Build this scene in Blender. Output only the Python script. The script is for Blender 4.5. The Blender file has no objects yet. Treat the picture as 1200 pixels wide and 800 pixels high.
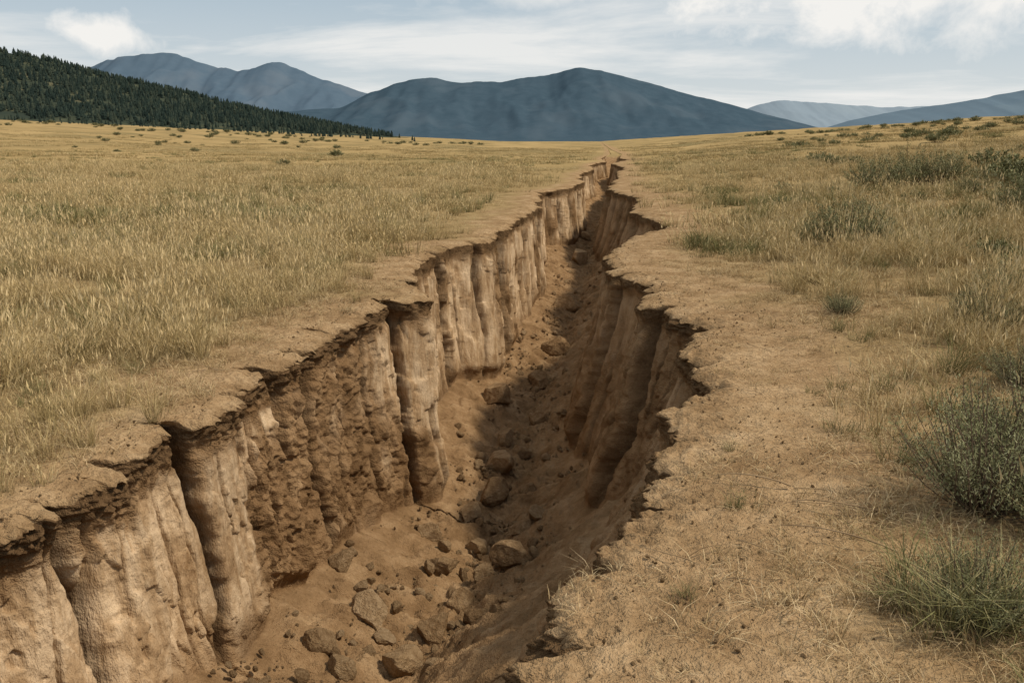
import bpy, math, numpy as np, random, time
T0=time.time()
scene=bpy.context.scene
random.seed(7); rs=np.random.RandomState(11)
# ---------------------------------------------------------------- noise
PERM=rs.permutation(256); GR=rs.normal(size=(256,3)); GR/=np.linalg.norm(GR,axis=1)[:,None]; GR=GR.astype(np.float32)
def pn(x,y,z=0.0):
    x,y,z=np.broadcast_arrays(np.asarray(x,dtype=np.float32),np.asarray(y,dtype=np.float32),np.asarray(z,dtype=np.float32))
    xf=np.floor(x);yf=np.floor(y);zf=np.floor(z)
    X=xf.astype(np.int64);Y=yf.astype(np.int64);Z=zf.astype(np.int64)
    fx=x-xf;fy=y-yf;fz=z-zf
    u=fx*fx*fx*(fx*(fx*6-15)+10);v=fy*fy*fy*(fy*(fy*6-15)+10);w=fz*fz*fz*(fz*(fz*6-15)+10)
    out=np.zeros_like(fx)
    for dx in (0,1):
        hx=PERM[(X+dx)&255]; wx=u if dx else 1-u
        for dy in (0,1):
            hy=PERM[(hx+Y+dy)&255]; wy=v if dy else 1-v
            for dz in (0,1):
                h=PERM[(hy+Z+dz)&255]; wz=w if dz else 1-w
                g=GR[h]
                out+=wx*wy*wz*(g[...,0]*(fx-dx)+g[...,1]*(fy-dy)+g[...,2]*(fz-dz))
    return out*1.7
def fbm(x,y,z=0.0,o=4,g=.5,flt=None,f0=1.):
    a=1;s=0;t=0;f=1.0
    for i in range(o):
        k=a if flt is None else a*np.clip(2-flt*f0*f*3.2,0,1)
        s=s+k*pn(x*f+i*17.3,y*f+i*5.1,z*f+i*9.7);t+=a;a*=g;f*=2.03
    return s/t*1.3
def ss(a,b,x):
    t=np.clip((x-a)/(b-a),0,1);return t*t*(3-2*t)
def softplus(x): return np.where(x>20,x,np.log1p(np.exp(np.minimum(x,20))))
# ---------------------------------------------------------------- survey of the gully (metres)
LT=np.array([(-12,-5.2),(-6,-4.6),(0,-3.5),(2,-3.0),(3.98,-2.60),(4.15,-2.43),(4.72,-2.47),(5.09,-2.35),(5.45,-2.30),(5.75,-2.12),(6.58,-2.32),(7.36,-2.06),(8.72,-1.97),(10.1,-1.54),(10.8,-1.10),(11.6,-1.5),(13.35,-1.64),(15.8,-1.27),(17.2,-.43),(20.7,0),(25.8,.83),(31,.95),(33.2,.98),(36,2.2),(42,3.3),(52,3.9),(60,5.7),(71,6.3),(85,9.2),(100,10.2),(127,14.2),(200,22),(12000,1200)])
RT=np.array([(-12,-2.2),(-6,-1.5),(0,-.70),(1.6,-.15),(2.86,.17),(3.30,.20),(3.56,.38),(3.89,.63),(4.39,.82),(4.88,1.07),(5.48,1.24),(5.99,1.21),(6.28,1.49),(7.21,1.65),(7.66,1.56),(8.53,1.93),(9.27,1.88),(9.84,1.58),(11.5,2.0),(12.3,1.55),(12.8,1.5),(14.1,1.46),(17.2,2.45),(19.3,3.6),(20.3,3.55),(23.2,3.2),(29.8,4.4),(33,3.8),(35,3.9),(42,5.1),(52,6.2),(60.6,7.9),(75,8.6),(90,12.0),(100,12.2),(127,16.),(200,22.6),(12000,1201)])
FT=np.array([(-12,-3.6),(0,-2.2),(3,-1.6),(4.5,-1.3),(5.6,-1.05),(7,-.7),(9,-.3),(12.4,0.1),(17.7,.6),(20.5,1.2),(25.2,1.8),(30,2.5),(46,4.4),(60,6.6),(127,15.1),(200,22.3),(12000,1200.5)])
DT=np.array([(-12,1.7),(4,1.75),(4.9,1.95),(6.5,2.35),(8.5,2.8),(10,3.05),(15,3.15),(25,2.9),(45,2.4),(70,1.8),(127,1.1),(150,.5),(12000,.5)])
def rimL(y): return np.interp(y,LT[:,0],LT[:,1])
def rimR(y): return np.interp(y,RT[:,0],RT[:,1])
def G(x,y):
    x=np.asarray(x,dtype=float);y=np.asarray(y,dtype=float)
    x0=np.maximum(7,rimR(y)+4)
    X=softplus((x-x0)/4)*4; X2=softplus((-x-60)/20)*20
    z=.092*X/(1+X/500)+.064*X2/(1+X2/1500)
    far=ss(12,60,np.hypot(x,y)); 
    z=z+.35*far*fbm(x/30,y/30,3.3,3)*np.clip(np.hypot(x,y)/60,0,6)**.7*ss(4,20,np.minimum(np.abs(x-rimL(y)),np.abs(x-rimR(y)))+4)
    z=z+.055*fbm(x/2.2,y/2.2,1.7,3)
    return z
# ---------------------------------------------------------------- rows
ys=[-12.0]
while ys[-1]<11000:
    y=ys[-1]
    if y<2: d=max(.022,min(.25,abs(y-2)*.05))
    elif y<13: d=max(.009,.0023*y)
    elif y<45: d=.0030*y
    elif y<160: d=.0045*y
    else: d=.03*y
    ys.append(y+d)
ys=np.array(ys); nr=len(ys)
def smooth1(t,y):
    return np.mean([np.interp(y+o*np.maximum(.12,.012*y),t[:,0],t[:,1]) for o in np.linspace(-1,1,9)],axis=0)
Lb=smooth1(LT,ys);Rb=smooth1(RT,ys);Fb=smooth1(FT,ys);Db=np.interp(ys,DT[:,0],DT[:,1])
fade=1-ss(92,122,ys)
big=.10*pn(ys/.9,5.5)+.05*pn(ys/.33,6.5)+.22*pn(ys/4,8.5)*ss(14,40,ys)
bigR=.10*pn(ys/.8,15.5)+.05*pn(ys/.3,16.5)+.3*pn(ys/5,18.5)*ss(14,40,ys)
L=Lb+big*fade; R=Rb+bigR*fade
def normals(C,sgn):
    d=np.gradient(C,ys); d=np.clip(d,-1.0,1.0)
    k=12; d=np.convolve(np.pad(d,k,'edge'),np.ones(2*k+1)/(2*k+1),'valid')
    n=np.sqrt(1+d*d); return sgn/n,-sgn*d/n
nLx,nLy=normals(L,1.0); nRx,nRy=normals(R,-1.0)
def arc(C): return np.concatenate([[0],np.cumsum(np.hypot(np.diff(C),np.diff(ys)))])
sL=arc(L); sR=arc(R)
wid=R-L
wl=np.minimum(.20,.12*wid); wr=np.minimum(.68,.24*wid)
xl=L+wl; xr=R-wr
F=np.clip(Fb,xl+.25*(xr-xl),xr-.2*(xr-xl))
def floor_h(x,F_,D_):
    a=x-F_
    return -D_+np.where(a<0,.50,.70)*(np.sqrt(a*a+.03)-.173)
zbL=-floor_h(xl,F,Db); zbR=-floor_h(xr,F,Db)
zbL=np.maximum(zbL,.25);zbR=np.maximum(zbR,.25)
# ---------------------------------------------------------------- walls
def crevices(smax,lo,hi,seed,fixed=None):
    r=np.random.RandomState(seed); c=[0.]
    while c[-1]<smax: c.append(c[-1]+r.uniform(lo,hi)*(1+max(0,c[-1]-40)*.02))
    c=np.array(c)
    if fixed is not None:
        fx=np.array(fixed); c=np.sort(np.concatenate([c[(c<fx[0]-.3)|(c>fx[-1]+.3)],fx]))
    n=len(c)
    A=r.uniform(.4,1,n);W=r.uniform(.6,1.6,n)
    if fixed is not None:
        m=np.isin(c,fx); A[m]=r.uniform(.75,1.,m.sum()); W[m]=r.uniform(.8,1.5,m.sum())
    return c,A,r.uniform(-1,1,n),W
def wall_disp(s,q,z,seed,amp,lo,hi,rough,fixed=None):
    ds=np.gradient(s[:,0])[:,None]
    at=lambda f: np.clip(2-ds*f*3.2,0,1)
    c,A,O,Wd=crevices(14000,lo,hi,seed,fixed)
    wob=.11*pn(s*.7+seed,z*1.0,seed*1.3)+.05*pn(s*2.0,z*2.6,seed*2.1)+.018*pn(s*7,z*9,2.)*at(9)
    sw=s+wob-.05*z
    k=np.clip(np.searchsorted(c,sw)-1,0,len(c)-2)
    a=sw-c[k]; b=c[k+1]-sw; t=a/(c[k+1]-c[k])
    Aa=np.where(a<b,A[k],A[k+1]); dd=np.minimum(a,b); wd=np.where(a<b,Wd[k],Wd[k+1])
    w=np.maximum(.021*wd*(1+1.3*np.exp(-z/.3)),ds*.8)
    hide=ss(-.6,-.2,pn(s*1.1,z*.7,seed+4.4))
    if fixed is not None: hide=np.where((s>fixed[0]-.4)&(s<fixed[-1]+.4),np.maximum(hide,.8),hide)
    cre=-.46*Aa**1.1*amp*np.exp(-(dd/w)**1.8)*(.35+.65*hide)
    sh=np.clip(1-(2*t-1)**2,0,1)
    bul=(.085*sh**.4+.12*O[k]*ss(0,.06,dd))*amp
    bul=bul+.09*amp*(t-.5)*np.sin(k*12.9)
    c2,A2,O2,W2=crevices(14000,lo*.45,hi*.55,seed+1)
    s2=s+.13*pn(s*.9,z*.9,seed*3.3)+.035*pn(s*3,z*3.5,1.2)-.04*z
    k2=np.clip(np.searchsorted(c2,s2)-1,0,len(c2)-2)
    d2=np.minimum(s2-c2[k2],c2[k2+1]-s2)
    lev=pn(s*.8,z*.8,seed+9.)
    cre2=-.13*amp*np.exp(-(d2/np.maximum(.010,ds*.7))**1.6)*ss(-.15,.15,lev)+.035*amp*O2[k2]*ss(0,.03,d2)
    sp_=fbm(s*1.3,z*.8,seed+12.,5,.62,ds,1.3)
    blk=.028*amp*(ss(-.012,.012,sp_-.12)+ss(-.012,.012,sp_+.2)-1)
    fl=.020*amp*(1-2*np.abs(pn(s*3.6,z*.45,seed+.5)))+.010*pn(s*14,z*1.6,seed+.9)*at(14)
    pl=ss(-.26,.10,fbm(s*.7+seed,z*.55,seed*.7,3)+.06)
    tk=.20+.11*pn(s*1.9,seed+8.)
    top=np.exp(-(z/tk)**3)
    rg=fbm(s*5,z*3.8,seed+.1,5,.64,ds,5)
    rid=(1-2*np.abs(pn(s*15,z*13,seed+.2)))*at(15)
    rr=(.095*rough*rg+.026*rid*rough)*(1-.80*pl)+top*(.075*rg+.035*rid+.03*pn(s*35,z*35,3.)*at(35))
    d=cre*(1-.15*top)+bul*(1-.25*top)+cre2*(1-.6*top)+fl+rr+blk*(1-top)
    d=d+.035*top*(1+.9*pn(s*2.1,seed+31.))-.02*np.exp(-((z-tk-.09)/.09)**2)
    cav=np.clip(-(cre+cre2)/(.12*amp+1e-6),0,1)  # crevice mask, used to paint shade into the wall colour
    return d,cav,pl,rg,top
nwL,nfl,nwR,ng=195,120,130,160
def build_wall(C,nx,ny,s,zb,w,nw,seed,amp,lo,hi,rough,pw,vert,fixed=None):
    q=np.linspace(0,1,nw)[None,:]**1.08*np.ones((nr,1))
    z=q*zb[:,None]
    fz=fade[:,None]
    d,cav,pl,rg,top=wall_disp(s[:,None]*np.ones_like(q),q,z,seed,amp,lo,hi,rough,fixed)
    env=1-.75*ss(.88,1.,q)
    prof=w[:,None]*(vert*q+(1-vert)*q**pw)
    off=prof+(d*env-.05)*fz
    off=np.where(ys[:,None]>122,prof,off)
    X=C[:,None]+off*nx[:,None]; Y=ys[:,None]+off*ny[:,None]
    Zr=-z*fz+.012*fz*pn(s[:,None]*7,z*7,seed+3.)*ss(0,.05,q)
    return X,Y,Zr,q,z,cav,pl,off,top
sfix=[float(np.interp(v,ys,sL)) for v in (2.6,3.2,3.75,4.35,4.95,5.55,6.5,7.15,7.9,8.75,9.5,10.3,11.0,12.1,13.0)]
XL,YL,ZL,qL,zL,crev_shadeL,plL,offL,tpL=build_wall(L,nLx,nLy,sL,zbL,wl,nwL,21,1.0,.40,1.15,1.0,2.6,.25,sfix)
XR,YR,ZR,qR,zR,crev_shadeR,plR,offR,tpR=build_wall(R,nRx,nRy,sR,zbR,wr,nwR,45,.95,.4,1.2,1.0,1.6,.1)
GL=G(L,ys);GRr=G(R,ys)
def strip(C,nx,ny,off0,sgn,GC):
    u=np.linspace(0,1,ng)[None,:]; W=(14+1.5*np.maximum(ys,0))[:,None]
    d=W*(.07*u+.93*u**3)
    dec=np.exp(-d/.22)
    X=C[:,None]+sgn*d+off0[:,None]*nx[:,None]*dec
    Y=ys[:,None]+off0[:,None]*ny[:,None]*dec
    Gz=G(X,Y)
    bl=np.exp(-d/.5)
    Z=Gz*(1-bl)+GC[:,None]*bl
    near=1-ss(14,40,Y)
    cl=fbm(X*5,Y*5,2.2,4,.6); cl2=1-2*np.abs(pn(X*11,Y*11,6.6))
    Z=Z+near*(.020*cl+.008*cl2)*ss(0,.02,d)+near*.05*np.exp(-d/.25)*(fbm(X*9,Y*9,5.,3,.6))
    Z=Z-.065*np.exp(-d/.11)*fade[:,None]
    return X,Y,Z,d
XA,YA,ZA,dA=strip(L,nLx,nLy,offL[:,0],-1,GL)
XB,YB,ZB,dB=strip(R,nRx,nRy,offR[:,0],1,GRr)
ZL=ZL+GL[:,None]*(1-qL)-.065*fade[:,None]*np.exp(-zL/.2)
ZR=ZR+GRr[:,None]*(1-qR)-.065*fade[:,None]*np.exp(-zR/.2)
# carry the crumbly rim relief down into the first decimetre of wall
ZL=ZL+(ZA[:,:1]-ZL[:,:1])*np.exp(-zL/.06); ZR=ZR+(ZB[:,:1]-ZR[:,:1])*np.exp(-zR/.06)
ZL[:,0]=ZA[:,0]; ZR[:,0]=ZB[:,0]
# floor
u=np.linspace(0,1,nfl)[None,:]
XF=XL[:,-1:]*(1-u)+XR[:,-1:]*u; YF=YL[:,-1:]*(1-u)+YR[:,-1:]*u
xn=xl[:,None]*(1-u)+xr[:,None]*u
hf=floor_h(xn,F[:,None],Db[:,None])
hf=hf-(hf[:,:1]+zbL[:,None])*(1-u)**6-(hf[:,-1:]+zbR[:,None])*u**6
e=ss(0,.10,u)*(1-ss(.9,1,u))
cen=np.exp(-((xn-F[:,None])/.6)**2)
nf=fbm(XF*1.9,YF*1.9,8.,3)
clod=fbm(XF*7,YF*7,4.,5,.66); cr=1-2*np.abs(pn(XF*16,YF*16,9.))
hf=hf+(.14*nf+(.042+.05*cen)*clod+(.014+.02*cen)*cr)*e
hf=hf*fade[:,None]+np.where(ys>92,G(.5*(L+R),ys),0)[:,None]*(1-fade[:,None])
ZF=hf+0*u
ZF[:,0]=ZL[:,-1]; ZF[:,-1]=ZR[:,-1]
def cat(*a): return np.concatenate(a,axis=1)
X=cat(XA[:,::-1],XL[:,1:],XF[:,1:-1],XR[:,::-1][:,:],XB[:,1:])
Y=cat(YA[:,::-1],YL[:,1:],YF[:,1:-1],YR[:,::-1],YB[:,1:])
Z=cat(ZA[:,::-1],ZL[:,1:],ZF[:,1:-1],ZR[:,::-1],ZB[:,1:])
o1=np.ones_like
def patch(x,y): return fbm(x/1.6,y/1.6,12.,3)
gA=ss(.2,1.3,dA+.7*patch(XA,YA)); gB=ss(.8,2.4,dB+1.0*patch(XB,YB))
nz=fbm(sL[:,None]*5,zL*6,1.,3)
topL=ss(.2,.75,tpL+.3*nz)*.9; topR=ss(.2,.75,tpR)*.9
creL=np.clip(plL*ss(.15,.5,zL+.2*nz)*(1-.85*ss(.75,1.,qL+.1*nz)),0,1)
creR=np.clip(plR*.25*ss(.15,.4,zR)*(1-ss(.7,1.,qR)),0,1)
wA=np.zeros_like(dA);wB=np.zeros_like(dB)
fd=ss(0,.3,fade)[:,None]
mr=cat(wA,o1(zL)[:,1:]*fd,.7*o1(ZF)[:,1:-1]*fd,o1(zR)*fd,wB[:,1:])
mg=cat(wA,creL[:,1:],0*ZF[:,1:-1],creR[:,::-1],wB[:,1:])
mb=cat(.35*np.exp(-dA[:,::-1]/.04)*fd,np.maximum(topL,.9*crev_shadeL)[:,1:]*fd,0*ZF[:,1:-1],np.maximum(topR,.7*crev_shadeR)[:,::-1]*fd,.35*np.exp(-dB[:,1:]/.04)*fd)  # blue channel: topsoil band plus painted crevice shade
iw=1-fd
ma=cat(gA[:,::-1],iw+0*zL[:,1:],iw+0*ZF[:,1:-1],iw+0*zR,gB[:,1:])
def grid_mesh(name,X,Y,Z,mat,attrs=None,smooth=True):
    nr,nc=X.shape
    me=bpy.data.meshes.new(name)
    co=np.stack([X,Y,Z],-1).reshape(-1,3).astype(np.float32)
    idx=np.arange(nr*nc).reshape(nr,nc)
    f=np.stack([idx[:-1,:-1],idx[:-1,1:],idx[1:,1:],idx[1:,:-1]],-1).reshape(-1,4)
    me.vertices.add(len(co));me.vertices.foreach_set('co',co.ravel())
    me.loops.add(f.size);me.loops.foreach_set('vertex_index',f.ravel().astype(np.int32))
    me.polygons.add(len(f));me.polygons.foreach_set('loop_start',np.arange(0,f.size,4,dtype=np.int32))
    me.polygons.foreach_set('use_smooth',np.full(len(f),smooth))
    me.update(calc_edges=True)
    if attrs is not None:
        at=me.attributes.new('mask','FLOAT_COLOR','POINT'); at.data.foreach_set('color',np.stack(attrs,-1).reshape(-1).astype(np.float32))
    me.materials.append(mat)
    ob=bpy.data.objects.new(name,me);scene.collection.objects.link(ob);return ob
# ---------------------------------------------------------------- material helpers
class NT:
    def __init__(s,mat):
        s.t=mat.node_tree
        for n in list(s.t.nodes): s.t.nodes.remove(n)
    def n(s,typ,**k):
        nd=s.t.nodes.new(typ)
        for a,b in k.items(): setattr(nd,a,b)
        return nd
    def l(s,a,b): s.t.links.new(a,b)
    def noise(s,vec,scale,detail=5,rough=.55,dist=0):
        n=s.n('ShaderNodeTexNoise');n.inputs['Scale'].default_value=scale;n.inputs['Detail'].default_value=detail
        n.inputs['Roughness'].default_value=rough;n.inputs['Distortion'].default_value=dist
        if vec is not None:s.l(vec,n.inputs['Vector'])
        return n.outputs['Fac']
    def ramp(s,fac,stops):
        r=s.n('ShaderNodeValToRGB');e=r.color_ramp.elements
        e[0].position=stops[0][0];e[0].color=(*stops[0][1],1);e[1].position=stops[-1][0];e[1].color=(*stops[-1][1],1)
        for p,c in stops[1:-1]:
            q=e.new(p);q.color=(*c,1)
        s.l(fac,r.inputs['Fac']);return r.outputs['Color']
    def mix(s,f,a,b,mode='MIX'):
        m=s.n('ShaderNodeMix',data_type='RGBA',blend_type=mode)
        for v,i in ((f,0),(a,6),(b,7)):
            if isinstance(v,(int,float)): m.inputs[i].default_value=v
            elif isinstance(v,tuple): m.inputs[i].default_value=(*v,1)
            else: s.l(v,m.inputs[i])
        return m.outputs[2]
    def math(s,op,a,b=0.,clamp=False):
        m=s.n('ShaderNodeMath',operation=op,use_clamp=clamp)
        for v,i in ((a,0),(b,1)):
            if isinstance(v,(int,float)): m.inputs[i].default_value=v
            else: s.l(v,m.inputs[i])
        return m.outputs[0]
def newmat(name):
    m=bpy.data.materials.new(name);m.use_nodes=True;return m,NT(m)
def finish(N,col,rough=.95,normal=None,transl=0,spec=.15):
    o=N.n('ShaderNodeOutputMaterial')
    p=N.n('ShaderNodeBsdfDiffuse')
    if isinstance(col,tuple):p.inputs['Color'].default_value=(*col,1)
    else:N.l(col,p.inputs['Color'])
    p.inputs['Roughness'].default_value=0
    if normal is not None:N.l(normal,p.inputs['Normal'])
    N.l(p.outputs[0],o.inputs[0])
def bump(N,h,strength,dist,prev=None):
    b=N.n('ShaderNodeBump');b.inputs['Strength'].default_value=strength;b.inputs['Distance'].default_value=dist
    N.l(h,b.inputs['Height'])
    if prev is not None:N.l(prev,b.inputs['Normal'])
    return b.outputs[0]
# terrain
m_terr,N=newmat('soil_and_meadow')
tc=N.n('ShaderNodeTexCoord').outputs['Object']
at=N.n('ShaderNodeAttribute',attribute_name='mask');sep=N.n('ShaderNodeSeparateColor');N.l(at.outputs['Color'],sep.inputs[0])
wallm,crem,topsoil_crev_shade,grm=sep.outputs[0],sep.outputs[1],sep.outputs[2],at.outputs['Alpha']
n_med=N.noise(tc,2.5,5,.64); n_fin=N.noise(tc,28,2,.7); n_far=N.noise(tc,.035,4,.62)
dirt=N.ramp(n_med,[(.3,(.255,.162,.080)),(.5,(.385,.258,.136)),(.72,(.53,.375,.213))])
dirt=N.mix(N.math('MULTIPLY',N.ramp(n_fin,[(.40,(1,1,1)),(.55,(0,0,0))]),.4),dirt,(.19,.117,.057))
gr=N.ramp(n_med,[(.3,(.205,.147,.068)),(.5,(.325,.232,.109)),(.7,(.425,.313,.154))])
gfar=N.ramp(n_far,[(.36,(.19,.162,.074)),(.5,(.34,.25,.110)),(.64,(.435,.318,.146))])
geo=N.n('ShaderNodeSeparateXYZ');N.l(tc,geo.inputs[0])
farf=N.math('MULTIPLY',N.math('SUBTRACT',geo.outputs[1],15.),.018,True)
gr=N.mix(farf,gr,gfar)
ground=N.mix(N.math('MULTIPLY',grm,.8),dirt,gr)
wbase=N.ramp(n_med,[(.32,(.155,.089,.041)),(.5,(.255,.155,.076)),(.7,(.37,.24,.126))])
mp=N.n('ShaderNodeMapping');mp.inputs['Scale'].default_value=(2.8,2.8,.8);N.l(tc,mp.inputs[0])
n_str=N.noise(mp.outputs[0],1.9,5,.70,.3)
cream=N.ramp(n_str,[(.32,(.27,.165,.08)),(.45,(.45,.305,.17)),(.60,(.67,.50,.315)),(.8,(.50,.34,.195))])
wc=N.mix(crem,wbase,cream)
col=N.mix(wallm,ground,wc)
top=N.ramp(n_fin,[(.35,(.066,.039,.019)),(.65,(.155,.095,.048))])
col=N.mix(N.math('MULTIPLY',topsoil_crev_shade,.88),col,top)  # dark topsoil tone, also painted into the crevices as shade
rough_amt=N.math('SUBTRACT',1.,N.math('MULTIPLY',crem,.72))
h1=N.math('MULTIPLY',N.math('MULTIPLY',N.noise(tc,10,4,.75),.046),rough_amt)
h2=N.math('MULTIPLY',N.math('MULTIPLY',N.noise(mp.outputs[0],4.5,4,.76),.032),crem)
h3=N.math('MULTIPLY',N.math('MULTIPLY',N.noise(tc,62,2,.75),rough_amt),.017)
nb=bump(N,N.math('ADD',N.math('ADD',h1,h2),h3),1.,1.)
finish(N,col,.97,nb,spec=.08)
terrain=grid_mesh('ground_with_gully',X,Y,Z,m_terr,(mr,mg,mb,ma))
print('terrain',X.shape,time.time()-T0)
# ---------------------------------------------------------------- mountains
def make_range(name,pts,yc,depth,col1,col2,col3,nscale,seed,nx=420,ny=90,rough=.16,front=1.0):
    pts=np.array(pts,float);xs=np.linspace(pts[0,0],pts[-1,0],nx)
    H=np.mean([np.interp(xs+o*(pts[-1,0]-pts[0,0])*.006,pts[:,0],pts[:,1]) for o in (-1,-.5,0,.5,1)],axis=0)
    H=H+H*.03*fbm(xs/(depth*.12),seed,0,4)
    v=np.linspace(-1,1,ny)
    Xg=np.ones((ny,1))*xs[None,:]; Yg=yc+v[:,None]*depth*np.ones((1,nx))
    Yg=Yg+depth*.12*fbm(xs/(depth*.4),seed+3.)[None,:]*(1-np.abs(v[:,None]))
    pr=np.clip(1-np.abs(v[:,None]),0,1)**1.05
    rd=1-2*np.abs(fbm(Xg/(depth*.33),Yg/(depth*.7),seed,4,.5))
    Zg=H[None,:]*(pr+rough*(rd-.5)*np.sin(np.pi*np.clip(1-np.abs(v[:,None]),0,1))**1.0)
    Zg=Zg-8
    m,N=newmat(name+'_hazed_cover')  # bluish cover tones with the distance haze painted into the colour
    tc=N.n('ShaderNodeTexCoord').outputs['Object']
    a=N.noise(tc,nscale,6,.7);b=N.noise(tc,nscale*.22,4,.55)
    c=N.ramp(a,[(.38,col1),(.62,col2)])
    c=N.mix(N.ramp(b,[(.52,(0,0,0)),(.66,(1,1,1))]),c,col3)
    finish(N,c,1.,None,spec=0)
    return grid_mesh(name,Xg,Yg,Zg,m)
A=[(-7500,300),(-5020,430),(-4170,549),(-3630,720),(-3360,752),(-3050,790),(-2700,672),(-2400,620),(-2090,715),(-1780,585),(-1310,436),(-1000,338),(0,113),(700,0)]
B=[(-4200,160),(-3130,225),(-2320,210),(-1740,190),(-1160,236),(-957,333),(-770,395),(-580,440),(-319,389),(0,412),(232,450),(464,500),(696,452),(986,378),(1276,293),(1566,231),(1972,130),(2262,51),(2436,0)]
C=[(1800,0),(2330,120),(2760,335),(3070,460),(3340,510),(4030,462),(4660,425),(5830,450),(7420,560),(9000,500)]
Dm=[(1500,0),(1594,10),(1739,75),(1932,130),(2222,182),(2512,225),(2898,295),(3380,362),(4100,400),(6000,300)]
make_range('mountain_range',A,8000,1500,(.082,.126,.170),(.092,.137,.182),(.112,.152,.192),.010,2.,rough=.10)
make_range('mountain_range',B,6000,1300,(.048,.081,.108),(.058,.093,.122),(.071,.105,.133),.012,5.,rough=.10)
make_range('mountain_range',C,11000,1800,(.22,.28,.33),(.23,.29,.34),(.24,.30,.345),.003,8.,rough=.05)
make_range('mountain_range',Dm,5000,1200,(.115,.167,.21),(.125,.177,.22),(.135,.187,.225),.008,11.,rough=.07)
# forested hill
HT=np.array([(-2400,60),(-1500,115),(-1130,133),(-880,132),(-754,125),(-678,117),(-590,96),(-502,75),(-377,45),(-251,21),(-180,9),(-110,2),(-40,-6),(160,-14)],float)
def hillz(x,y):
    H=np.interp(x,HT[:,0],HT[:,1]); v=(y-1300)/np.where(y<1300,560,900)
    pr=np.clip(1-np.abs(v),0,1); pr=pr**.85
    H=H*(1+.06*fbm(x/90,y/90,2.2,3)) 
    return np.where(H>0,H*pr,H)+6*fbm(x/120,y/160,4.,3)*np.sin(np.pi*pr)-1
hx=np.linspace(-2400,160,260);hy=np.linspace(740,2190,120)
HX,HY=np.meshgrid(hx,hy)
m_hill,N=newmat('hill_undergrowth');tc=N.n('ShaderNodeTexCoord').outputs['Object']
finish(N,N.ramp(N.noise(tc,.03,4),[(.4,(.038,.050,.038)),(.6,(.062,.072,.046)),(.72,(.16,.14,.08))]),1.,spec=0)
grid_mesh('forested_hill',HX,HY,hillz(HX,HY),m_hill)
# ---------------------------------------------------------------- generic mesh + instancing
def mesh_from(name,V,Fs,mats,cols=None,midx=None,smooth=False):
    me=bpy.data.meshes.new(name);me.from_pydata([tuple(v) for v in V],[],[tuple(f) for f in Fs])
    for m in mats:me.materials.append(m)
    if midx is not None:me.polygons.foreach_set('material_index',np.array(midx,dtype=np.int32))
    if smooth:me.polygons.foreach_set('use_smooth',np.ones(len(Fs),dtype=bool))
    if cols is not None:
        at=me.attributes.new('bl','FLOAT_COLOR','POINT');at.data.foreach_set('color',np.array([(a,b,0,1) for a,b in cols],dtype=np.float32).ravel())
    me.update();return me
def scatter(name,P,rot,scl,idx,meshes):
    coll=bpy.data.collections.new(name+'_variants')
    for i,me in enumerate(meshes):
        ob=bpy.data.objects.new('%s_variant_%02d'%(name,i),me);coll.objects.link(ob)
    me=bpy.data.meshes.new(name);n=len(P)
    me.vertices.add(n);me.vertices.foreach_set('co',np.asarray(P,dtype=np.float32).ravel())
    a=me.attributes.new('rot','FLOAT_VECTOR','POINT');a.data.foreach_set('vector',np.asarray(rot,dtype=np.float32).ravel())
    a=me.attributes.new('scl','FLOAT_VECTOR','POINT');a.data.foreach_set('vector',np.asarray(scl,dtype=np.float32).ravel())
    a=me.attributes.new('idx','INT','POINT');a.data.foreach_set('value',np.asarray(idx,dtype=np.int32))
    me.update()
    ob=bpy.data.objects.new(name,me);scene.collection.objects.link(ob)
    g=bpy.data.node_groups.new(name+'_nodes','GeometryNodeTree')
    g.interface.new_socket('Geometry',in_out='INPUT',socket_type='NodeSocketGeometry')
    g.interface.new_socket('Geometry',in_out='OUTPUT',socket_type='NodeSocketGeometry')
    gi=g.nodes.new('NodeGroupInput');go=g.nodes.new('NodeGroupOutput')
    ci=g.nodes.new('GeometryNodeCollectionInfo');ci.inputs['Collection'].default_value=coll
    ci.inputs['Separate Children'].default_value=True;ci.inputs['Reset Children'].default_value=True
    ip=g.nodes.new('GeometryNodeInstanceOnPoints');ip.inputs['Pick Instance'].default_value=True
    def na(nm,dt):
        x=g.nodes.new('GeometryNodeInputNamedAttribute');x.data_type=dt;x.inputs['Name'].default_value=nm
        return [o for o in x.outputs if o.enabled and o.name=='Attribute'][0]
    g.links.new(gi.outputs[0],ip.inputs['Points']);g.links.new(ci.outputs[0],ip.inputs['Instance'])
    g.links.new(na('idx','INT'),ip.inputs['Instance Index']);g.links.new(na('rot','FLOAT_VECTOR'),ip.inputs['Rotation'])
    g.links.new(na('scl','FLOAT_VECTOR'),ip.inputs['Scale']);g.links.new(ip.outputs[0],go.inputs[0])
    md=ob.modifiers.new('scatter','NODES');md.node_group=g
    print(name,n)
    return ob
def rz(n,tilt=.0):
    return np.stack([rs.normal(0,tilt+1e-6,n),rs.normal(0,tilt+1e-6,n),rs.uniform(0,6.283,n)],-1)
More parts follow.
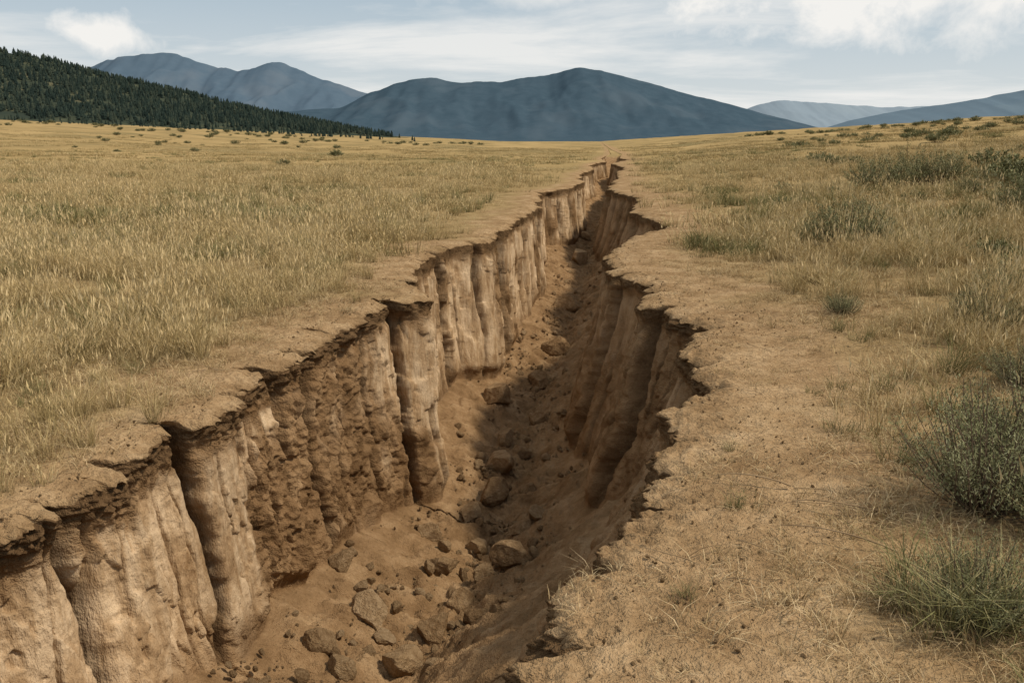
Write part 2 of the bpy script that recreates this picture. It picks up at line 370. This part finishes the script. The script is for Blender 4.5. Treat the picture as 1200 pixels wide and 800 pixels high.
# ---------------------------------------------------------------- conifers
m_pine,N=newmat('pine_needles');oi=N.n('ShaderNodeObjectInfo')
finish(N,N.ramp(oi.outputs['Random'],[(0,(.022,.035,.031)),(.6,(.034,.050,.040)),(1,(.060,.074,.052))]),1.,spec=0)
m_bark,N=newmat('bark');tc=N.n('ShaderNodeTexCoord').outputs['Object']
finish(N,N.ramp(N.noise(tc,40,3),[(.3,(.07,.05,.035)),(.7,(.17,.125,.085))]),.95)
def conifer(seed):
    r=random.Random(seed);V=[];Fc=[];mi=[]
    def ring(z,rad,k,jit):
        st=len(V)
        for i in range(k):
            a=6.283*i/k+r.random()*.3;q=rad*(1-jit*r.random());V.append((q*math.cos(a),q*math.sin(a),z-.06*r.random()*rad*3))
        return st
    a=ring(0,.035,5,0);b=ring(.5,.02,5,0)
    for i in range(5):Fc.append((a+i,a+(i+1)%5,b+(i+1)%5,b+i));mi.append(1)
    z=.10;T=6
    for t in range(T):
        rad=.22*(1-t/T)**.7*r.uniform(.8,1.15)+.02
        k=8;a=ring(z,rad,k,.5);V.append((r.uniform(-.01,.01),r.uniform(-.01,.01),z+.2+.05*r.random()));c=len(V)-1
        for i in range(k):Fc.append((a+i,a+(i+1)%k,c));mi.append(0)
        z+=.13
    return mesh_from('pine_tree',V,Fc,[m_pine,m_bark],midx=mi)
pines=[conifer(i) for i in range(4)]
n=22000
x=rs.uniform(-1400,0,n);y=rs.uniform(760,1420,n)
hz=hillz(x,y);gz=G(x,y);nn=fbm(x/70,y/70,7.,3)
keep=(hz>gz+.5)&(nn+ (hz-gz)/14.>rs.uniform(-.2,.6,n))&(np.abs(x)<y*.9)
x,y,hz=x[keep],y[keep],hz[keep]
x2=rs.normal(-215,60,90);y2=rs.normal(760,50,90)
x3=rs.normal(-420,100,120);y3=rs.normal(690,45,120)
x2=np.concatenate([x2,x3]);y2=np.concatenate([y2,y3])
x=np.concatenate([x,x2]);y=np.concatenate([y,y2]);hz=np.concatenate([hz,G(x2,y2)])
s=rs.uniform(4.5,11,len(x));s[-len(x2):]*=.6
scatter('pine_forest',np.stack([x,y,hz-.4],-1),rz(len(x)),np.stack([s*1.35,s*1.35,s],-1),rs.randint(0,4,len(x)),pines)
# ---------------------------------------------------------------- grass
def grassmat(name,base,a,b,c):
    m,N=newmat(name);at=N.n('ShaderNodeAttribute',attribute_name='bl');sp=N.n('ShaderNodeSeparateColor');N.l(at.outputs['Color'],sp.inputs[0])
    oi=N.n('ShaderNodeObjectInfo')
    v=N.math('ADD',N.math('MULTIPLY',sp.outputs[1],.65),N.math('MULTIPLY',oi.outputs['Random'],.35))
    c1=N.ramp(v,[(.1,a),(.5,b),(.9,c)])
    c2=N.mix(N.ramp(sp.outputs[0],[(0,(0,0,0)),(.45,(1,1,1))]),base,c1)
    finish(N,c2,.8,None);return m
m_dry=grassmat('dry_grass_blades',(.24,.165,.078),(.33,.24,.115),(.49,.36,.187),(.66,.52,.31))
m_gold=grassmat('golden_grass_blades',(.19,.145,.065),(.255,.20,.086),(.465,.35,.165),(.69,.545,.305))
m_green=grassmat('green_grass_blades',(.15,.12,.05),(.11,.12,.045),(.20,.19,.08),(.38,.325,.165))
def tuft(seed,ncl,nb,Rp,Rd,h0,h1,w,lean,mat,heads=0.):
    r=random.Random(seed);V=[];Fc=[];C=[]
    for c_ in range(ncl):
      cr_=Rp*math.sqrt(r.random());ca=r.uniform(0,6.283);cx,cy=cr_*math.cos(ca),cr_*math.sin(ca)
      hs=r.uniform(.4,1.5);ct=r.uniform(-.3,.3);Rc=Rd*r.uniform(.5,1.4);nbb=int(nb*r.uniform(.4,1.5))
      for _ in range(nbb):
        rr=Rc*math.sqrt(r.random());pa=r.uniform(0,6.283);bx,by=rr*math.cos(pa)+cx,rr*math.sin(pa)+cy
        a=pa+r.gauss(0,1.0);h=r.uniform(h0,h1)*hs;le=lean*r.uniform(.3,1.6);dx,dy=math.cos(a),math.sin(a)
        sa=r.uniform(0,6.283);sx,sy=math.cos(sa)*w*.5,math.sin(sa)*w*.5;rd=min(1,max(0,r.random()+ct));st=len(V)
        for t,ww in ((0,1),(.5,.8)):
            px=bx+dx*h*le*t*t;py=by+dy*h*le*t*t;pz=h*t*(1-.35*min(le,1.4)*t)
            V.append((px-sx*ww,py-sy*ww,pz));V.append((px+sx*ww,py+sy*ww,pz));C+= [(t,rd)]*2
        V.append((bx+dx*h*le,by+dy*h*le,h*(1-.35*min(le,1.4))));C.append((1,rd))
        Fc+=[(st,st+1,st+3,st+2),(st+2,st+3,st+4)]
        if r.random()<heads:
            px,py,pz=V[-1];s2=len(V);L_=h*.16
            V+= [(px,py,pz-L_*.3),(px+sx*3,py+sy*3,pz+L_*.2),(px+dx*L_*.3,py+dy*L_*.3,pz+L_),(px-sx*3,py-sy*3,pz+L_*.2)];C+=[(1,.9)]*4
            Fc.append((s2,s2+1,s2+2,s2+3))
    return mesh_from('grass_tuft',V,Fc,[mat],cols=C)
def rimdist(x,y): return np.where(x<(rimL(y)+rimR(y))/2,rimL(y)-x,x-rimR(y))
def place(n,xf,y0,y1,pfun,pw=1.,mind=.04):
    y=y0+(y1-y0)*rs.uniform(0,1,n)**pw
    x=rs.uniform(-1,1,n)*xf(y)
    d=rimdist(x,y);keep=(d>mind)&(rs.uniform(0,1,n)<pfun(x,y,d))
    return x[keep],y[keep],d[keep]
pat=lambda x,y,s,k: fbm(x/s,y/s,k,3)
wide=lambda y:3.2+.72*np.maximum(y,0)
short=[tuft(100+i,14,13,.26,.05,.03,.10,.0032,1.1,m_dry) for i in range(7)]
def pshort(x,y,d):
    left=x<rimL(y)
    a=np.where(left,ss(.1,.8,d+.5*pat(x,y,1.2,12.)),ss(.5,2.0,d+.8*pat(x,y,1.2,12.)))
    return np.clip(.06+a*(.3+.95*ss(-.3,.3,pat(x,y,.7,31.))),0,1)
x,y,d=place(7500,wide,.6,16,pshort,mind=.2)
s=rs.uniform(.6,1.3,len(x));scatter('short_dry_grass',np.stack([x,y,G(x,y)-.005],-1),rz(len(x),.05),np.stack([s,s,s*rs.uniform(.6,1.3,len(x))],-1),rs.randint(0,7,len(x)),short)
tall=[tuft(200+i,6,24,.26,.07,.10,.40,.0038,.55,m_gold,.3) for i in range(8)]
def ptall(x,y,d):
    left=x<rimL(y)
    a=np.where(left,ss(.25,1.2,d+.8*pat(x,y,1.5,12.)),.75*ss(1.2,3.0,d+1.2*pat(x,y,1.5,12.)))
    return np.clip(a*(.05+1.0*ss(-.15,.25,pat(x,y,1.3,41.)))*(1-ss(13,20,y)),0,1)
x,y,d=place(10500,wide,1,20,ptall,.9,mind=.3)
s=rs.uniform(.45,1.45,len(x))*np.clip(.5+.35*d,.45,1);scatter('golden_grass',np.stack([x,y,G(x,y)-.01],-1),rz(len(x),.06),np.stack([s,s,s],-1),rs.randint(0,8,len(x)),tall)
midg=[tuft(300+i,13,20,.8,.16,.08,.40,.008,.5,m_gold,.25) for i in range(7)]
x,y,d=place(7500,lambda y:5+.75*y,11,60,lambda x,y,d:np.clip(ss(11,18,y)*ss(.6,2.4,d+1.2*pat(x,y,3,12.))*(.05+.95*ss(-.15,.22,fbm(x/3.2,y/2.2,51.,3)))*(np.where(x>rimR(y),.75,1.)),0,1),1.25,mind=.9)
s=rs.uniform(.45,1.5,len(x));scatter('meadow_grass',np.stack([x,y,G(x,y)-.02],-1),rz(len(x),.01),np.stack([s,s,s*rs.uniform(.6,1.2,len(x))],-1),rs.randint(0,7,len(x)),midg)
farg=[tuft(400+i,16,16,2.,.45,.12,.38,.028,.5,m_gold) for i in range(5)]
x,y,d=place(7500,lambda y:8+.75*y,45,260,lambda x,y,d:ss(45,65,y)*ss(1.5,4.0,d)*(.05+.95*ss(-.25,.25,fbm(x/18,y/9,51.,3))),1.4,mind=2.2)
s=rs.uniform(.6,1.2,len(x));scatter('distant_meadow_grass',np.stack([x,y,G(x,y)-.03],-1),rz(len(x)),np.stack([s,s,s*.9],-1),rs.randint(0,5,len(x)),farg)
# green tufts
gt=[tuft(500+i,3,40,.09,.09,.10,.30,.004,.75,m_green) for i in range(6)]
def pgreen(x,y,d):
    left=x<rimL(y)
    return np.where(left,.85*ss(.7,1.7,d)*ss(-.02,.32,pat(x,y,1.6,61.)),.85*ss(1.1,2.2,d)*ss(-.08,.32,pat(x,y,1.5,63.)))
x,y,d=place(5000,wide,1.5,30,pgreen)
s=rs.uniform(.3,1.1,len(x))*(1+y/40)
hand=[(-3.9,8.3,1.5),(-4.15,8.5,1.3),(-3.6,8.2,1.1),(-4.4,8.2,1.2),(-4.0,8.0,1.2),(-3.75,8.5,1.3),(-2.0,14.5,1.2),(-2.4,14.2,1.),(-3.35,5.9,.7),(-3.7,6.3,.8),(-3.1,6.9,.6),(2.55,6.3,.9),(2.3,6.2,.6),(1.67,3.02,1.25),(1.82,3.1,1.3),(1.75,2.9,1.1),(1.95,3.0,1.3),(1.6,3.15,1.0),(1.2,4.15,.6),(.72,3.2,.45),(3.1,5.6,1.1),(3.2,7.7,1.0),(3.6,9.2,1.1),(1.35,5.0,.45),(2.3,4.7,.8),(2.1,5.3,.9),(2.9,6.3,1.1),(3.5,6.6,1.2)]
hh=np.array(hand);x=np.concatenate([x,hh[:,0]]);y=np.concatenate([y,hh[:,1]]);s=np.concatenate([s,hh[:,2]])
scatter('green_bunchgrass',np.stack([x,y,G(x,y)-.01],-1),rz(len(x),.05),np.stack([s,s,s],-1),rs.randint(0,6,len(x)),gt)
gp=[tuft(520+i,9,26,.8,.25,.12,.40,.014,.5,m_green) for i in range(5)]
x,y,d=place(4800,lambda y:8+.75*y,14,110,lambda x,y,d:ss(1.2,3,d)*ss(-.03,.3,fbm(x/6,y/3.4,71.,3)),1.3)
hx_=rs.normal(-7.2,1.3,24);hy_=rs.normal(21.5,.7,24);hx2=rs.normal(-11.3,1.6,24);hy2=rs.normal(21,.6,24)
x=np.concatenate([x,hx_,hx2]);y=np.concatenate([y,hy_,hy2]);s=rs.uniform(.5,1.2,len(x));s[-48:]*=1.3
scatter('green_meadow_patches',np.stack([x,y,G(x,y)-.03],-1),rz(len(x)),np.stack([s,s,s*.9],-1),rs.randint(0,5,len(x)),gp)
print('grass done',time.time()-T0)
# ---------------------------------------------------------------- sagebrush shrubs
m_sage,N=newmat('sagebrush_leaves');at=N.n('ShaderNodeAttribute',attribute_name='bl');sp=N.n('ShaderNodeSeparateColor');N.l(at.outputs['Color'],sp.inputs[0])
c=N.ramp(sp.outputs[1],[(0,(.10,.105,.046)),(.5,(.205,.205,.10)),(1,(.39,.37,.22))])
finish(N,c,.85,None)
def shrub(name,seed,H,Rd,stems,leaves,ll,lw,up=.5):
    r=random.Random(seed);V=[];Fc=[];mi=[];C=[]
    for s_ in range(stems):
        a=r.uniform(0,6.283);rad=Rd*math.sqrt(r.random());h=H*(1-.45*(rad/Rd)**2)*r.uniform(.6,1.12)
        bx,by=.08*rad*math.cos(a),.08*rad*math.sin(a);ex,ey=rad*math.cos(a),rad*math.sin(a)
        P=[];k=6;jx,jy=r.gauss(0,.04)*H,r.gauss(0,.04)*H
        for i in range(k+1):
            t=i/k;P.append((bx+(ex-bx)*t**(1-up*.4)+jx*math.sin(t*5),by+(ey-by)*t**(1-up*.4)+jy*math.sin(t*4),h*t**(1+.25*up)))
        for i in range(k):
            w0=.009*H*(1-i/k)+.0015;w1=.009*H*(1-(i+1)/k)+.0012;st=len(V)
            for (p,w) in ((P[i],w0),(P[i+1],w1)):
                for q in range(3):
                    an=q*2.094;V.append((p[0]+w*math.cos(an),p[1]+w*math.sin(an),p[2]));C.append((0,r.random()))
            for q in range(3):
                Fc.append((st+q,st+(q+1)%3,st+3+(q+1)%3,st+3+q));mi.append(1)
        tone=r.uniform(0,.5)
        for l_ in range(leaves):
            t=r.uniform(.28,1.0)**.75;i=min(int(t*k),k-1);f=t*k-i;p0,p1=P[i],P[i+1]
            sp_=.08*H*(1.15-t*.6)
            c0=[p0[j]+(p1[j]-p0[j])*f+r.gauss(0,sp_*(.6 if j<2 else .4)) for j in range(3)]
            if c0[2]<.01:continue
            an=r.uniform(0,6.283);el=r.uniform(.1,1.4);L_=ll*r.uniform(.6,1.3);W_=lw*r.uniform(.7,1.2)
            dx,dy,dz=math.cos(an)*math.cos(el)*L_,math.sin(an)*math.cos(el)*L_,math.sin(el)*L_
            sx,sy=-math.sin(an)*W_*.5,math.cos(an)*W_*.5;st=len(V)
            V+= [tuple(c0),(c0[0]+dx*.5+sx,c0[1]+dy*.5+sy,c0[2]+dz*.5),(c0[0]+dx,c0[1]+dy,c0[2]+dz),(c0[0]+dx*.5-sx,c0[1]+dy*.5-sy,c0[2]+dz*.5)]
            rd=min(1,tone+r.random()*.5);C+=[(1,rd)]*4;Fc.append((st,st+1,st+2,st+3));mi.append(0)
    return mesh_from(name,V,Fc,[m_sage,m_bark],cols=C,midx=mi)
sh_near=shrub('sagebrush',1,.55,.45,130,90,.020,.0050)
sh_mid=[shrub('sagebrush',2,.9,.8,70,90,.045,.012,.8),shrub('sagebrush',3,.8,.85,80,90,.045,.012,.6)]
sh_far=[shrub('sagebrush',10+i,.7,.75,45,60,.09,.03,.6) for i in range(3)]
def putshrub(me,x,y,s,rot,nm='sagebrush',zs=1.):
    ob=bpy.data.objects.new(nm,me);ob.location=(x,y,float(G(x,y))-.03);ob.scale=(s,s,s*zs);ob.rotation_euler=(0,0,rot);scene.collection.objects.link(ob)
putshrub(sh_near,2.45,4.1,1.25,0)
putshrub(sh_near,2.95,4.55,1.2,2)
putshrub(sh_near,2.75,3.7,1.0,3)
putshrub(sh_near,1.85,3.05,.65,4)
putshrub(sh_near,3.9,6.2,.8,2);putshrub(sh_near,4.6,8.1,.9,5);putshrub(sh_near,3.5,8.9,.55,1)
putshrub(sh_mid[0],5.55,14.2,.95,1,zs=1.2);putshrub(sh_mid[1],6.1,14.5,.7,3);putshrub(sh_mid[0],5.2,14.6,.6,5)
putshrub(sh_mid[1],11.2,18.4,1.2,2);putshrub(sh_mid[0],12.3,19.2,1.1,5);putshrub(sh_mid[0],10.7,18.0,.8,1)
putshrub(sh_mid[1],11.6,27.5,1.4,1);putshrub(sh_mid[0],12.9,28.2,1.5,3);putshrub(sh_mid[1],14.1,28.6,1.4,4)
putshrub(sh_mid[1],15.2,27.5,.8,2);putshrub(sh_mid[0],5.6,9.6,.55,2);putshrub(sh_mid[1],8.2,20.5,.5,4);putshrub(sh_mid[0],12.6,23.5,.7,1)
n=1400
x=rs.uniform(8,190,n);y=rs.uniform(20,240,n)
k=(x<y*.95)&(x>rimR(y)+5+.12*y)&(rs.uniform(0,1,n)<.25+.75*ss(0,.3,fbm(x/14,y/14,80.,2)));x,y=x[k],y[k]
xa=-rs.uniform(12,420,420);ya=rs.uniform(45,560,420);k=(-xa<ya*.85)&(fbm(xa/60,ya/25,81.,2)>-.1);x=np.concatenate([x,xa[k]]);y=np.concatenate([y,ya[k]])
xb=rs.uniform(6,22,60);yb=rs.uniform(12,34,60);k=(xb<yb*.75)&(xb>rimR(yb)+3.5);x=np.concatenate([x,xb[k]]);y=np.concatenate([y,yb[k]])
s=rs.uniform(.45,1.3,len(x))*(1+np.clip(y-150,0,400)/260);s[-int(k.sum()):]*=.45
scatter('distant_scrub',np.stack([x,y,G(x,y)-.05],-1),rz(len(x)),np.stack([s*1.2,s*1.2,s],-1),rs.randint(0,3,len(x)),sh_far)
# ---------------------------------------------------------------- rocks and rubble
def soilmat(name,a,b,c_):
    m,N=newmat(name);tc=N.n('ShaderNodeTexCoord').outputs['Object']
    oi=N.n('ShaderNodeObjectInfo')
    v=N.math('ADD',N.math('MULTIPLY',N.noise(tc,3,4,.65),.75),N.math('MULTIPLY',oi.outputs['Random'],.25))
    c=N.ramp(v,[(.3,a),(.5,b),(.72,c_)])
    finish(N,c,.95,bump(N,N.noise(tc,6,4,.75),.8,.12),spec=.1);return m
m_rock=soilmat('clay_rock',(.22,.135,.066),(.36,.24,.127),(.52,.37,.215))
m_clod=soilmat('soil_clod',(.25,.16,.078),(.38,.25,.13),(.50,.345,.195))
import bmesh
def rockmesh(seed,sub,mat):
    bm=bmesh.new();bmesh.ops.create_icosphere(bm,subdivisions=sub,radius=1)
    r=np.random.RandomState(seed);co=np.array([v.co[:] for v in bm.verts])
    for _ in range(12):
        nrm=r.normal(size=3);nrm/=np.linalg.norm(nrm);dd=r.uniform(.45,.85);h=co@nrm
        co=co-np.where(h>dd,(h-dd)*.95,0)[:,None]*nrm
    co*= (1+.10*fbm(co[:,0]*2+seed,co[:,1]*2,co[:,2]*2,4,.6))[:,None]
    co*=np.array([r.uniform(.85,1.25),r.uniform(.7,1.),r.uniform(.6,.9)])
    for v,c_ in zip(bm.verts,co):v.co=c_
    me=bpy.data.meshes.new('rock');bm.to_mesh(me);bm.free();me.materials.append(mat);return me
rockL=[rockmesh(i,4,m_rock) for i in range(6)]
rockS=[rockmesh(20+i,2,m_rock) for i in range(6)]
clodS=[rockmesh(40+i,2,m_clod) for i in range(5)]
def fz(x,y):
    i=np.clip(np.searchsorted(ys,y),0,nr-1)
    h=floor_h(x,F[i],Db[i])
    xx=(x-xl[i])/(xr[i]-xl[i]);e_=ss(0,.12,xx)*(1-ss(.88,1,xx))
    return h+.14*fbm(x*1.9,y*1.9,8.,3)*e_
rocks=[(-.25,15.6,.38),(-.19,12.5,.32),(.11,10.2,.2),(-.27,11.3,.28),(.34,10.3,.16),(.0,9.0,.24),(-.52,7.8,.22),(-.94,6.3,.25),(-1.28,7.0,.22),(-1.55,6.2,.17),(-.8,8.6,.20),(-.1,13.8,.2),(.16,13.5,.22),(-.45,9.7,.2),(.6,17.5,.34),(1.0,20,.4),(1.7,25,.4),(2.6,33,.5),(3.4,40,.45),(-1.7,7.8,.16),(-.35,7.3,.18),(-1.2,5.5,.15),(-.6,5.9,.16),(-.3,8.5,.17),(.5,15.1,.24),(-.7,6.9,.19),(-.55,10.6,.2),(.2,11.6,.17),(-1.15,6.75,.13),(-1.35,5.9,.13),(-1.0,9.6,.2)]
for i,(a,b,c_) in enumerate(rocks):
    ob=bpy.data.objects.new('rock',rockL[i%6]);ob.location=(a,b,float(fz(np.float64(a),b))+c_*.38);ob.scale=(c_,c_,c_);ob.rotation_euler=(random.uniform(-.3,.3),random.uniform(-.3,.3),random.uniform(0,6.28));scene.collection.objects.link(ob)
n=9500
y=2.5+38*rs.uniform(0,1,n)**1.5;i=np.clip(np.searchsorted(ys,y),0,nr-1)
x=F[i]+rs.normal(-.15,.38,n)*(xr[i]-xl[i])*.5;x=np.clip(x,xl[i]+.05,xr[i]-.05)
cl=fbm(x*1.3,y*1.3,90.,3);k=rs.uniform(0,1,n)<.10+.9*ss(0,.32,cl);x,y=x[k],y[k]
s=.008+.034*rs.uniform(0,1,len(x))**3.5+.09*rs.uniform(0,1,len(x))**14
scatter('rubble',np.stack([x,y,fz(x,y)+s*.35+.015],-1),rs.uniform(0,6.28,(len(x),3)),np.stack([s,s,s*.9],-1),rs.randint(0,6,len(x)),rockS)
n=6000
y=1+15*rs.uniform(0,1,n)**1.4;sd=rs.uniform(0,1,n)<.5;dd=.05+np.abs(rs.normal(0,.7,n))
x=np.where(sd,rimL(y)-dd,rimR(y)+dd);s=.004+.012*rs.uniform(0,1,n)**4
scatter('soil_clods',np.stack([x,y,G(x,y)+s*.15],-1),rs.uniform(0,6.28,(n,3)),np.stack([s,s,s],-1),rs.randint(0,5,n),clodS)
# dry twigs on the banks
m_twig,N=newmat('dry_twig');oi=N.n('ShaderNodeTexCoord').outputs['Object']
finish(N,N.ramp(N.noise(oi,3,3),[(.3,(.20,.13,.07)),(.7,(.40,.29,.17))]),.9)
V=[];Fc=[]
def twig(x,y,a,Ln,w,arch):
    k=7
    for i in range(k+1):
        t=i/k;px=x+math.cos(a)*Ln*t+.06*Ln*math.sin(t*4+a*3);py=y+math.sin(a)*Ln*t+.05*Ln*math.sin(t*5+a)
        pz=float(G(px,py))+.012+arch*Ln*math.sin(math.pi*t)*.6;st=len(V);ww=w*(1-.7*t)
        V.extend([(px,py,pz+ww),(px+ww*math.sin(a),py-ww*math.cos(a),pz-ww*.5),(px-ww*math.sin(a),py+ww*math.cos(a),pz-ww*.5)])
        if i:
            for q in range(3):Fc.append((st-3+q,st-3+(q+1)%3,st+(q+1)%3,st+q))
r=random.Random(5)
for i in range(170):
    y_=r.uniform(2.2,9);d_=r.uniform(.3,4.5);right=r.random()<.75
    x_=float(rimR(y_))+d_ if right else float(rimL(y_))-d_
    twig(x_,y_,r.uniform(0,6.28),r.uniform(.12,.45),r.uniform(.0015,.004),r.uniform(0,.25))
for (a,b,c_,d_) in ((1.9,4.0,2.9,.5),(1.5,4.35,2.7,.4),(1.6,3.35,.6,.4),(1.75,3.6,2.6,.5),(2.2,3.4,1.2,.35)):twig(a,b,c_,d_,.006,.2)
me=mesh_from('dry_twigs',V,Fc,[m_twig],smooth=True);scene.collection.objects.link(bpy.data.objects.new('dry_twigs',me))
# ---------------------------------------------------------------- sky
SUN_EL=math.radians(52);SUN_AZ=math.radians(101)   # clockwise from +Y
w=bpy.data.worlds.new('World');scene.world=w;w.use_nodes=True
N=NT(w);o=N.n('ShaderNodeOutputWorld');bg=N.n('ShaderNodeBackground')
sk=N.n('ShaderNodeTexSky',sky_type='NISHITA');sk.sun_disc=False;sk.sun_elevation=SUN_EL;sk.sun_rotation=SUN_AZ;sk.air_density=1.0;sk.dust_density=2.5;sk.ozone_density=1.0;sk.altitude=1200
gn=N.n('ShaderNodeTexCoord').outputs['Generated'];sp=N.n('ShaderNodeSeparateXYZ');N.l(gn,sp.inputs[0])
den=N.math('ADD',N.math('MAXIMUM',sp.outputs[2],0.),.10)
cb=N.n('ShaderNodeCombineXYZ');N.l(N.math('DIVIDE',sp.outputs[0],den),cb.inputs[0]);N.l(N.math('DIVIDE',sp.outputs[1],den),cb.inputs[1])
mp=N.n('ShaderNodeMapping');mp.inputs['Scale'].default_value=(.55,.8,1);mp.inputs['Location'].default_value=(7.3,2.6,0);N.l(cb.outputs[0],mp.inputs[0])
cn=N.noise(mp.outputs[0],1.0,8,.60,.3)
cm=N.ramp(cn,[(.43,(0,0,0)),(.63,(.75,.75,.75))])
cn2=N.noise(gn,13,8,.62,.2)
def blob(az,el,ra,re,thr,ofs=0.,am=3.0):
    v=(math.sin(math.radians(az))*math.cos(math.radians(el)),math.cos(math.radians(az))*math.cos(math.radians(el)),math.sin(math.radians(el)))
    s=N.n('ShaderNodeVectorMath',operation='SUBTRACT');N.l(gn,s.inputs[0]);s.inputs[1].default_value=v
    m_=N.n('ShaderNodeVectorMath',operation='MULTIPLY');N.l(s.outputs[0],m_.inputs[0]);m_.inputs[1].default_value=(1/ra,1/ra,1/re)
    ln=N.n('ShaderNodeVectorMath',operation='LENGTH');N.l(m_.outputs[0],ln.inputs[0])
    f=N.math('SUBTRACT',1.+ofs,ln.outputs['Value'])
    f=N.math('ADD',f,N.math('MULTIPLY',N.math('SUBTRACT',cn2,.5),am))
    return N.math('MULTIPLY',f,thr,True)
b1=blob(-24.6,6.0,.060,.020,1.6,0,2.8);b2_=blob(27,9.4,.24,.058,1.6,.3,2.5);b3_=blob(3,8.9,.14,.02,.6)
tot=N.math('MAXIMUM',N.math('MAXIMUM',N.math('MAXIMUM',cm,b1),b2_),b3_)
SKY=.11
hz=N.ramp(sp.outputs[2],[(0.,(1,1,1)),(.18,(.85,.85,.85)),(.45,(.45,.45,.45)),(1.,(.3,.3,.3))])
hzc=N.n('ShaderNodeVectorMath',operation='SCALE');N.l(N.ramp(sp.outputs[2],[(0,(.74,.765,.76)),(.16,(.45,.545,.61)),(1.,(.44,.47,.48))]),hzc.inputs[0]);hzc.inputs['Scale'].default_value=1/SKY
skc=N.mix(N.math('MULTIPLY',hz,.95),sk.outputs[0],hzc.outputs[0])
cl_=.90/SKY
skc=N.mix(tot,skc,(cl_,cl_*.985,cl_*.95))
N.l(skc,bg.inputs['Color']);bg.inputs['Strength'].default_value=SKY
N.l(bg.outputs[0],o.inputs[0])
sd=bpy.data.lights.new('sun','SUN');sd.energy=3.25;sd.angle=math.radians(5.0);sd.color=(1,.885,.73)
so=bpy.data.objects.new('sun',sd);scene.collection.objects.link(so)
from mathutils import Vector
ts=Vector((math.sin(SUN_AZ)*math.cos(SUN_EL),math.cos(SUN_AZ)*math.cos(SUN_EL),math.sin(SUN_EL)))
so.rotation_euler=ts.to_track_quat('Z','Y').to_euler()
# camera
cd=bpy.data.cameras.new('camera');cd.lens=30;cd.sensor_width=36;cd.clip_end=40000;cd.clip_start=.05
co=bpy.data.objects.new('camera',cd);co.location=(0,0,2);co.rotation_euler=(math.radians(76.8),0,0);scene.collection.objects.link(co);scene.camera=co
scene.view_settings.view_transform='Standard';scene.view_settings.look='None';scene.view_settings.exposure=0
print('done',time.time()-T0)
